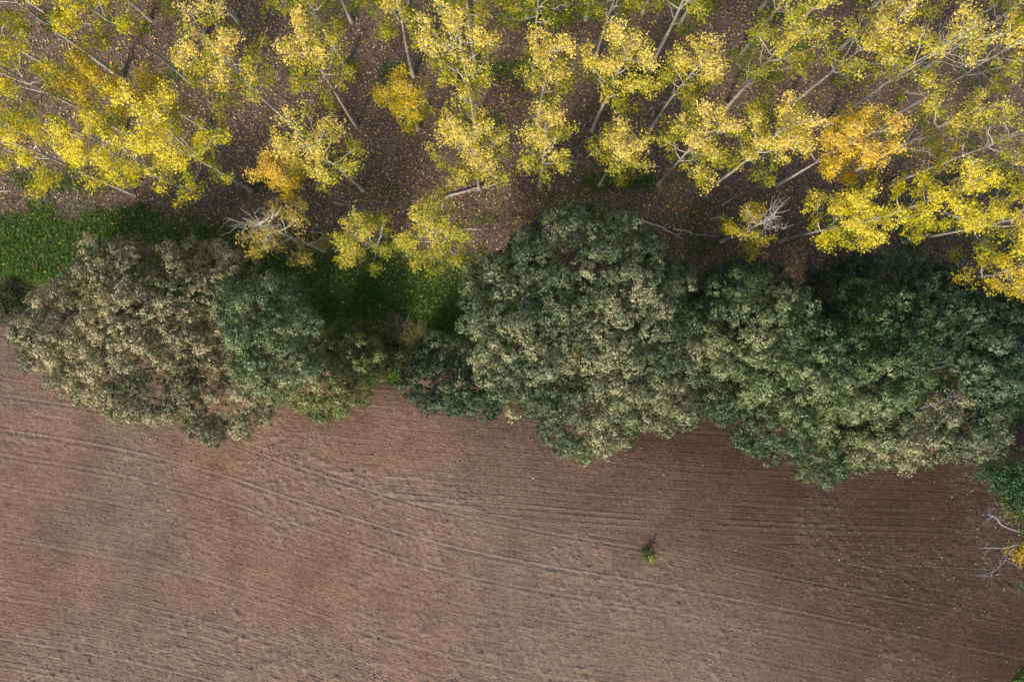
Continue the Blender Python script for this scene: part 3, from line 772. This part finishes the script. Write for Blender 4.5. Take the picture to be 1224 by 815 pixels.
# ------------------------------------------------------------------ tree at the right edge, with dead limbs over the field
def edge_tree():
    rng = np.random.RandomState(300)
    b0 = W(1262, 618, 0); b0[2] = 0.0
    root = empty('oak_tree', tuple(b0))
    tag(root, 'oak at right picture edge with bare pale limbs over the field and yellowing leaves', 'tree')
    tb = Tubes(); bk = np.array([0.16, 0.14, 0.12])
    fork = b0 + np.array([-0.2, 0, 1.6])
    tb.add(np.array([b0, b0 + np.array([-0.05, 0.05, 0.8]), fork]), [0.2, 0.16, 0.14], 8, bk)
    tb.build('trunk', M_BARK, root, b0)
    dead = Tubes(); pale = np.array([0.27, 0.275, 0.29])
    def limb(path, r0, twigs):
        pts = np.array([W(*p) for p in path])
        k = np.linspace(0, 1, len(pts))
        q = np.linspace(0, 1, 10)
        P = np.stack([np.interp(q, k, pts[:, i]) for i in range(3)], 1)
        P[1:] += rng.normal(scale=0.03, size=(9, 3))
        dead.add(P, 0.72 * r0 * (1 - 0.8 * q) + 0.006, 5, pale)
        for j in range(twigs):
            w = rng.uniform(0.35, 1.0)
            p = np.array([np.interp(w, q, P[:, i]) for i in range(3)])
            d = rng.normal(size=3) * np.array([1, 1, 0.4]); d[0] -= 0.5
            d /= np.linalg.norm(d)
            l = rng.uniform(0.25, 0.7)
            e = p + d * l; m = (p + e) / 2 + rng.normal(scale=0.06, size=3)
            dead.add(np.array([p, m, e]), [0.013, 0.010, 0.004], 3, pale)
            for _ in range(2):
                a_ = p + (e - p) * rng.uniform(0.3, 1); b_ = a_ + (d + rng.normal(scale=0.6, size=3) * np.array([1, 1, 0.4])) * rng.uniform(0.12, 0.3)
                dead.add(np.array([a_, (a_ + b_) / 2, b_]), [0.007, 0.006, 0.003], 3, pale)
    f = to_px(fork[0], fork[1])
    limb([(1240, 640, 1.6), (1212, 634, 2.2), (1196, 628, 2.6), (1190, 618, 2.9), (1178, 614, 3.1)], 0.06, 9)
    limb([(1240, 640, 1.6), (1216, 650, 2.2), (1200, 655, 2.5), (1184, 653, 2.7), (1170, 656, 2.8)], 0.05, 6)
    limb([(1240, 645, 1.5), (1208, 655, 2.0), (1202, 668, 2.3), (1192, 680, 2.5), (1176, 688, 2.6)], 0.055, 11)
    dead.build('dead_limbs', M_BARK, root, b0)
    # leafy part
    V = []; F = []; C = []; k = 0
    for (px, py, z, r, n, c) in [(1200, 568, 2.6, 0.95, 130, 0), (1213, 590, 2.8, 1.0, 150, 0), (1222, 570, 3.0, 1.1, 150, 0), (1182, 562, 2.3, 0.55, 55, 0), (1205, 602, 2.4, 0.5, 50, 1), (1222, 610, 2.4, 0.7, 60, 1),
                                (1235, 600, 3.2, 1.0, 120, 0), (1245, 630, 3.0, 1.0, 120, 1), (1216, 660, 2.0, 0.45, 45, 2), (1230, 655, 2.2, 0.6, 60, 2), (1255, 580, 3.2, 1.2, 150, 0),
                                (1250, 665, 2.4, 0.8, 60, 1), (1232, 700, 1.4, 0.5, 45, 0)]:
        c0 = W(px, py, z)
        d = rng.normal(size=(n, 3)) * r * 0.5 * np.array([1, 1, 0.7])
        S = c0 + d
        ii = np.repeat(np.arange(n), 16)
        P = S[ii] + rng.normal(size=(len(ii), 3)) * 0.10
        N = rng.normal(size=(len(ii), 3)) * 0.7 + np.array([0, 0, 0.8])
        L = rng.uniform(0.07, 0.12, len(ii))
        v, fc = leaf_quads(P, N, L, L * 0.65, rng)
        base = np.array([(0.035, 0.085, 0.020), (0.13, 0.145, 0.030), (0.42, 0.30, 0.02)][c])
        cc = base * rng.uniform(0.55, 1.4, (len(ii), 1))
        V.append(v); F.append(fc + k); k += len(v); C.append(np.repeat(cc, 4, axis=0))
    mesh_quads('crown', np.concatenate(V) - b0, np.concatenate(F), M_OAK, root, col=np.concatenate(C))
edge_tree()

# ------------------------------------------------------------------ shrubs and tall grass along the ditch
def tussock(name, px, py, R, hgt, n, cols, label, seed, cat='shrub', twiggy=0, group=None):
    """arching blades and twigs springing from one foot, with small leaves on the twigs"""
    rng = np.random.RandomState(seed)
    b0 = W(px, py, 0); b0[2] = float(ground_z(b0[0], b0[1])) - 0.03
    root = empty(name, tuple(b0)); tag(root, label, cat, group)
    az = rng.uniform(0, 2 * math.pi, n); rad = R * rng.uniform(0.25, 1.0, n); st = rng.normal(scale=0.28 * R, size=(n, 2))
    h = hgt * rng.uniform(0.5, 1.0, n)
    d = np.stack([np.cos(az), np.sin(az)], 1); sd_ = np.stack([-np.sin(az), np.cos(az)], 1)
    w = rng.uniform(0.012, 0.03, n)[:, None]
    q = [0, 0.5, 1.0]; lv = []
    for t in q:
        c = st + d * (rad * t ** 1.4)[:, None]
        zz = h * (1.6 * t - 0.75 * t * t)
        ww = w * (1 - 0.85 * t)
        lv.append((np.column_stack([c - sd_ * ww, zz]), np.column_stack([c + sd_ * ww, zz])))
    V = np.stack([lv[0][0], lv[0][1], lv[1][0], lv[1][1], lv[2][0], lv[2][1]], 1).reshape(-1, 3)
    i = np.arange(n)[:, None] * 6
    F = np.concatenate([i + np.array([[0, 1, 3, 2]]), i + np.array([[2, 3, 5, 4]])])
    cols = np.array(cols)
    C = cols[rng.randint(0, len(cols), n)] * rng.uniform(0.6, 1.35, (n, 1))
    mesh_quads('blades', V, F, M_GRASS, root, col=np.repeat(C, 6, axis=0))
    if twiggy:
        m = twiggy
        a2 = rng.uniform(0, 2 * math.pi, m); r2 = R * np.sqrt(rng.rand(m)) * 0.9
        c = np.column_stack([np.cos(a2) * r2, np.sin(a2) * r2, hgt * (1.05 - 0.55 * (r2 / R) ** 2) * rng.uniform(0.5, 1.0, m)])
        tb = Tubes()
        for k in range(min(m, 40)):
            tb.add(np.array([[c[k, 0] * 0.2, c[k, 1] * 0.2, 0], [c[k, 0] * 0.6, c[k, 1] * 0.6, c[k, 2] * 0.65], c[k]]), [0.014, 0.010, 0.005], 3, (0.16, 0.12, 0.09))
        tb.build('stems', M_BARK, root)
        ii = np.repeat(np.arange(m), 14)
        P = c[ii] + rng.normal(size=(len(ii), 3)) * 0.11
        N = rng.normal(size=(len(ii), 3)) * 0.7 + np.array([0, 0, 0.7])
        L = rng.uniform(0.05, 0.10, len(ii))
        v, f = leaf_quads(P, N, L, L * 0.7, rng)
        cc = cols[rng.randint(0, len(cols), m)][ii] * rng.uniform(0.5, 1.3, (len(ii), 1))
        mesh_quads('leaves', v, f, M_OAK, root, col=np.repeat(cc, 4, axis=0))
    return root

OL = [(0.12, 0.115, 0.03), (0.18, 0.15, 0.06), (0.07, 0.09, 0.02)]
DG = [(0.035, 0.055, 0.015), (0.06, 0.075, 0.02), (0.11, 0.10, 0.04)]
LG = [(0.07, 0.15, 0.012), (0.10, 0.19, 0.02), (0.05, 0.11, 0.012)]
ST = [(0.20, 0.165, 0.09), (0.11, 0.11, 0.04), (0.15, 0.12, 0.07)]
tussock('grass_tussock', 8, 345, 1.5, 0.9, 900, OL + ST, 'olive straw coloured tall grass clump at left picture edge above the field', 401, cat='grass clump')
tussock('hedge_shrub', 6, 366, 1.1, 1.0, 200, DG, 'small dark shrub at left picture edge below the straw coloured grass', 402, twiggy=120)
tussock('bramble_bush', 432, 424, 1.5, 1.3, 220, DG + OL, 'olive bramble bush in the hedge gap beside the left clump', 403, twiggy=190)
tussock('bramble_bush', 464, 432, 1.1, 0.9, 260, DG + OL, 'twiggy brown green bramble bush in the middle of the hedge gap', 404, twiggy=90)
tussock('bramble_bush', 500, 428, 1.0, 0.9, 160, DG, 'dark bramble bush in the hedge gap beside the low oak bush', 405, twiggy=90)
tussock('grass_tussock', 442, 450, 0.75, 0.4, 420, LG, 'bright green grass tuft at the field edge in the hedge gap, left one', 406, cat='grass clump')
tussock('grass_tussock', 470, 452, 0.6, 0.35, 300, LG, 'bright green grass tuft at the field edge in the hedge gap, right one', 407, cat='grass clump')
tussock('grass_tussock', 474, 390, 0.9, 0.7, 300, ST, 'pale straw grass tussock standing in the shaded strip behind the hedge gap', 408, cat='grass clump')
tussock('grass_tussock', 438, 392, 0.8, 0.6, 260, OL, 'olive grass tussock behind the bramble in the hedge gap', 409, cat='grass clump')
tussock('grass_tussock', 502, 402, 0.9, 0.7, 260, OL + ST, 'brownish grass tussock behind the hedge gap beside the largest oak', 410, cat='grass clump')
tussock('hedge_shrub', 1212, 488, 1.2, 1.1, 200, LG + DG, 'green shrub at the right picture edge where the hedge meets the field', 411, twiggy=150)
tussock('hedge_shrub', 848, 476, 1.3, 1.4, 160, DG + OL, 'small green shrub between the largest oak and the green oak', 412, twiggy=200)
tussock('hedge_shrub', 1220, 812, 0.7, 0.6, 120, LG, 'small green shrub in the bottom right picture corner', 413, twiggy=60)

# ------------------------------------------------------------------ lone plant standing in the field
def lone_plant():
    rng = np.random.RandomState(500)
    b0 = W(773.5, 661, 0); b0[2] = 0.05
    root = empty('maize_plant', tuple(b0)); tag(root, 'lone upright plant with yellow green stalk standing in the bare field', 'plant')
    tb = Tubes(); n = 7; t = np.linspace(0, 1, n)
    tb.add(np.column_stack([0.05 * t ** 2, -0.05 * t ** 2, 1.75 * t]), 0.05 * (1 - 0.5 * t) + 0.01, 6, (0.60, 0.56, 0.06))
    tb.build('stalk', M_BARK, root)
    V = []; F = []; C = []; k = 0
    for i in range(15):
        a = i * 2.4 + rng.normal(scale=0.2); z0 = rng.uniform(0.02, 0.65); L = rng.uniform(0.35, 0.65)
        d = np.array([math.cos(a), math.sin(a), 0]); s_ = np.array([-math.sin(a), math.cos(a), 0])
        for q in range(4):
            tt = q / 3; c = np.array([0, 0, z0 + L * (0.75 * tt - 0.95 * tt * tt)]) + d * L * tt
            w = 0.055 * (1 - 0.8 * abs(tt - 0.35))
            V += [c - s_ * w, c + s_ * w]
            col = np.array([0.035, 0.07, 0.015]) if i % 5 else np.array([0.22, 0.24, 0.02]); C += [col, col]
        for q in range(3): F.append([k + 2 * q, k + 2 * q + 1, k + 2 * q + 3, k + 2 * q + 2])
        k += 8
    mesh_quads('leaves', np.array(V), np.array(F), M_GRASS, root, col=np.array(C))
lone_plant()

# ------------------------------------------------------------------ fallen branches
def fallen(pts, r0, label, seed, twigs=3, col=(0.36, 0.31, 0.27)):
    rng = np.random.RandomState(seed)
    P = np.array([W(*p) for p in pts])
    k = np.linspace(0, 1, len(P)); q = np.linspace(0, 1, 9)
    Q = np.stack([np.interp(q, k, P[:, i]) for i in range(3)], 1)
    Q[:, 2] = ground_z(Q[:, 0], Q[:, 1]) + r0 * 0.9
    Q[:, :2] += rng.normal(scale=0.018, size=(9, 2))
    o0 = Q[4].copy()
    root = empty('fallen_branch', tuple(o0)); tag(root, label, 'branch', 'fallen branches on the woodland floor')
    tb = Tubes(); tb.add(Q, r0 * (1 - 0.6 * q), 7, col)
    tb.build('stem', M_BARK, root, o0)
    if twigs:
        for j in range(twigs):
            tw = Tubes()
            w = rng.uniform(0.4, 0.95); p = np.array([np.interp(w, q, Q[:, i]) for i in range(3)])
            d = (Q[-1] - Q[0]) / np.linalg.norm(Q[-1] - Q[0]) + rng.normal(scale=0.6, size=3) * np.array([1, 1, 0.3]); d[2] = abs(d[2])
            e = p + d * rng.uniform(0.2, 0.5)
            tw.add(np.array([p, (p + e) / 2 + rng.normal(scale=0.03, size=3), e]), [r0 * 0.35, r0 * 0.25, 0.005], 4, col)
            tw.build('twig', M_BARK, root, o0)
fallen([(529, 237), (568, 226), (592, 221)], 0.085, 'thick pale fallen branch lying at the foot of the flat topped poplar', 601)
fallen([(540, 273), (575, 274)], 0.055, 'short pale fallen branch beside the bushy yellow green poplar, upper one', 602, 2)
fallen([(532, 281), (553, 286)], 0.06, 'short fallen branch beside the bushy yellow green poplar, lower one', 603, 1)
fallen([(760, 261), (790, 272), (816, 286)], 0.06, 'long pale fallen branch sloping down right beside the largest oak', 604)
fallen([(804, 273), (830, 280), (853, 283)], 0.05, 'thin fallen branch right of the long sloping fallen branch', 605)
fallen([(862, 246), (888, 230)], 0.05, 'pale fallen branch sloping up right below the leaning poplars', 606, 1)
fallen([(849, 262), (863, 260)], 0.045, 'very short pale fallen branch near the small golden poplar', 607, 0)
fallen([(372, 277), (402, 283)], 0.05, 'pale fallen branch between the bare topped poplar and its green neighbour', 608, 1)
fallen([(0, 229), (14, 229)], 0.05, 'pale fallen branch end at left picture edge above the grass', 609, 0)
fallen([(674, 250), (686, 240)], 0.035, 'small fallen branch just above the top of the largest oak', 610, 1)
fallen([(400, 243), (418, 246)], 0.035, 'thin fallen branch above the small yellow green poplar', 611, 1)

# ------------------------------------------------------------------ litter, fallen leaves, grass, clods (what nobody could count)
def scatter(n, seed, x0=-33, x1=33, y0=-5, y1=22):
    rng = np.random.RandomState(seed)
    x = rng.uniform(x0, x1, n); y = rng.uniform(y0, y1, n)
    px, py = to_px(x, y)
    return rng, x, y, px, py

rng, x, y, px, py = scatter(170000, 701)
g_ = grass_amount(x, y)
k = (py < edge_py(px) - 6) & (rng.rand(len(x)) > g_ * 0.9)
x, y = x[k], y[k]; nn = len(x)
L = rng.uniform(0.06, 0.13, nn)
P = np.column_stack([x, y, ground_z(x, y) + rng.uniform(0.01, 0.05, nn)])
N = rng.normal(size=(nn, 3)) * 0.45 + np.array([0, 0, 1.0])
V, F = leaf_tris(P, N, L, L * 0.95, rng)
LC = np.array([(0.080, 0.050, 0.036), (0.13, 0.082, 0.058), (0.22, 0.155, 0.12), (0.26, 0.17, 0.11), (0.070, 0.047, 0.036), (0.42, 0.31, 0.23)])
c = LC[rng.choice(6, nn, p=[0.24, 0.26, 0.18, 0.12, 0.12, 0.08])] * rng.uniform(0.7, 1.3, (nn, 1)) * (0.78 + 0.95 * fbm(x, y, 0.45, 715, 4))[:, None]
tag(mesh_quads('leaf_litter', V, F, M_LITTER, col=np.repeat(c, 3, axis=0)), 'brown dead leaf litter covering the floor of the poplar plantation', 'leaf litter', kind='stuff')

rng, x, y, px, py = scatter(21000, 702)
dn = fbm(x, y, 0.35, 705, 3)
k = (py < edge_py(px) - 25) & (rng.rand(len(x)) < np.interp(py, [0, 180, 250, 330, 420], [0.65, 0.75, 0.75, 0.35, 0.06]) * (0.15 + 2.6 * dn ** 2))
x, y = x[k], y[k]; nn = len(x)
L = rng.uniform(0.07, 0.14, nn)
P = np.column_stack([x, y, ground_z(x, y) + rng.uniform(0.04, 0.10, nn)])
N = rng.normal(size=(nn, 3)) * 0.35 + np.array([0, 0, 1.0])
V, F = leaf_quads(P, N, L, L * 0.85, rng)
LC = np.array([(0.55, 0.36, 0.03), (0.62, 0.45, 0.06), (0.50, 0.25, 0.04), (0.60, 0.46, 0.20)])
c = LC[rng.choice(4, nn, p=[0.4, 0.25, 0.2, 0.15])] * rng.uniform(0.6, 1.15, (nn, 1))
tag(mesh_quads('fallen_leaves', V, F, M_LITTER, col=np.repeat(c, 4, axis=0)), 'scattered yellow and orange fallen poplar leaves on the woodland floor', 'fallen leaves', kind='stuff')

rng, x, y, px, py = scatter(300000, 703)
g_ = grass_amount(x, y)
k = (py < edge_py(px) - 3) & (rng.rand(len(x)) < g_ ** 1.3)
x, y = x[k], y[k]; nn = len(x)
h = rng.uniform(0.10, 0.26, nn); a = rng.uniform(0, 2 * math.pi, nn)
P = np.column_stack([x, y, ground_z(x, y) + 0.05])
T = np.column_stack([np.cos(a), np.sin(a), rng.uniform(0.3, 1.2, nn)])
Bv = np.column_stack([-np.sin(a), np.cos(a), 0 * a]) * rng.uniform(0.012, 0.024, nn)[:, None]
T = T * h[:, None]
V = np.stack([P - Bv, P + Bv, P + T * 0.6 + Bv * 0.7 + np.array([0, 0, 0.02]), P + T], 1).reshape(-1, 3)
F = np.arange(nn * 4).reshape(-1, 4)
gn = fbm(x, y, 0.5, 709, 3)[:, None]
c = np.array([0.034, 0.085, 0.008]) * (1 - gn) + np.array([0.080, 0.145, 0.014]) * gn
c = c * rng.uniform(0.5, 1.35, (nn, 1))
dryb = rng.rand(nn) < 0.14
c[dryb] = np.array([0.22, 0.19, 0.07]) * rng.uniform(0.6, 1.1, (dryb.sum(), 1))
tag(mesh_quads('grass', V, F, M_GRASS, col=np.repeat(c, 4, axis=0)), 'green grass strip between the poplars and the oak hedge', 'grass', kind='stuff')

# clods and stones on the field
rng, x, y, px, py = scatter(16000, 704, -33, 33, -22, 3)
ro = sstep(0.35, 0.68, fbm(x, y, 0.22, 71, 4))
k = (py > edge_py(px) + 6) & (rng.rand(len(x)) < 0.25 + 0.75 * ro)
x, y = x[k], y[k]; nn = len(x)
r = 0.018 + 0.05 * rng.rand(nn) ** 4
ico = np.array([(1, 0, 0), (0, 1, 0), (-1, 0, 0), (0, -1, 0), (0, 0, 0.75), (0, 0, -0.75)], float)
Vv = ico[None] * r[:, None, None] * rng.uniform(0.6, 1.4, (nn, 6, 1))
Vv[:, :, :2] = np.einsum('nij,nkj->nki', np.stack([np.stack([np.cos(t_ := rng.uniform(0, 6.28, nn)), -np.sin(t_)], -1), np.stack([np.sin(t_), np.cos(t_)], -1)], 1), Vv[:, :, :2])
Vv = Vv + np.column_stack([x, y, 0.055 + r * 0.5])[:, None, :]
tri = np.array([(0, 1, 4), (1, 2, 4), (2, 3, 4), (3, 0, 4), (1, 0, 5), (2, 1, 5), (3, 2, 5), (0, 3, 5)])
F = (np.arange(nn)[:, None, None] * 6 + tri[None]).reshape(-1, 3)
stone = rng.rand(nn) < 0.22
c = np.where(stone[:, None], np.array([0.42, 0.35, 0.28]), np.array([0.26, 0.18, 0.135])) * rng.uniform(0.6, 1.2, (nn, 1))
tag(mesh_quads('field_clods', Vv.reshape(-1, 3), F, M_BARK, col=np.repeat(c, 6, axis=0)), 'small pale stones and earth clods scattered over the harrowed field', 'clods', kind='stuff')
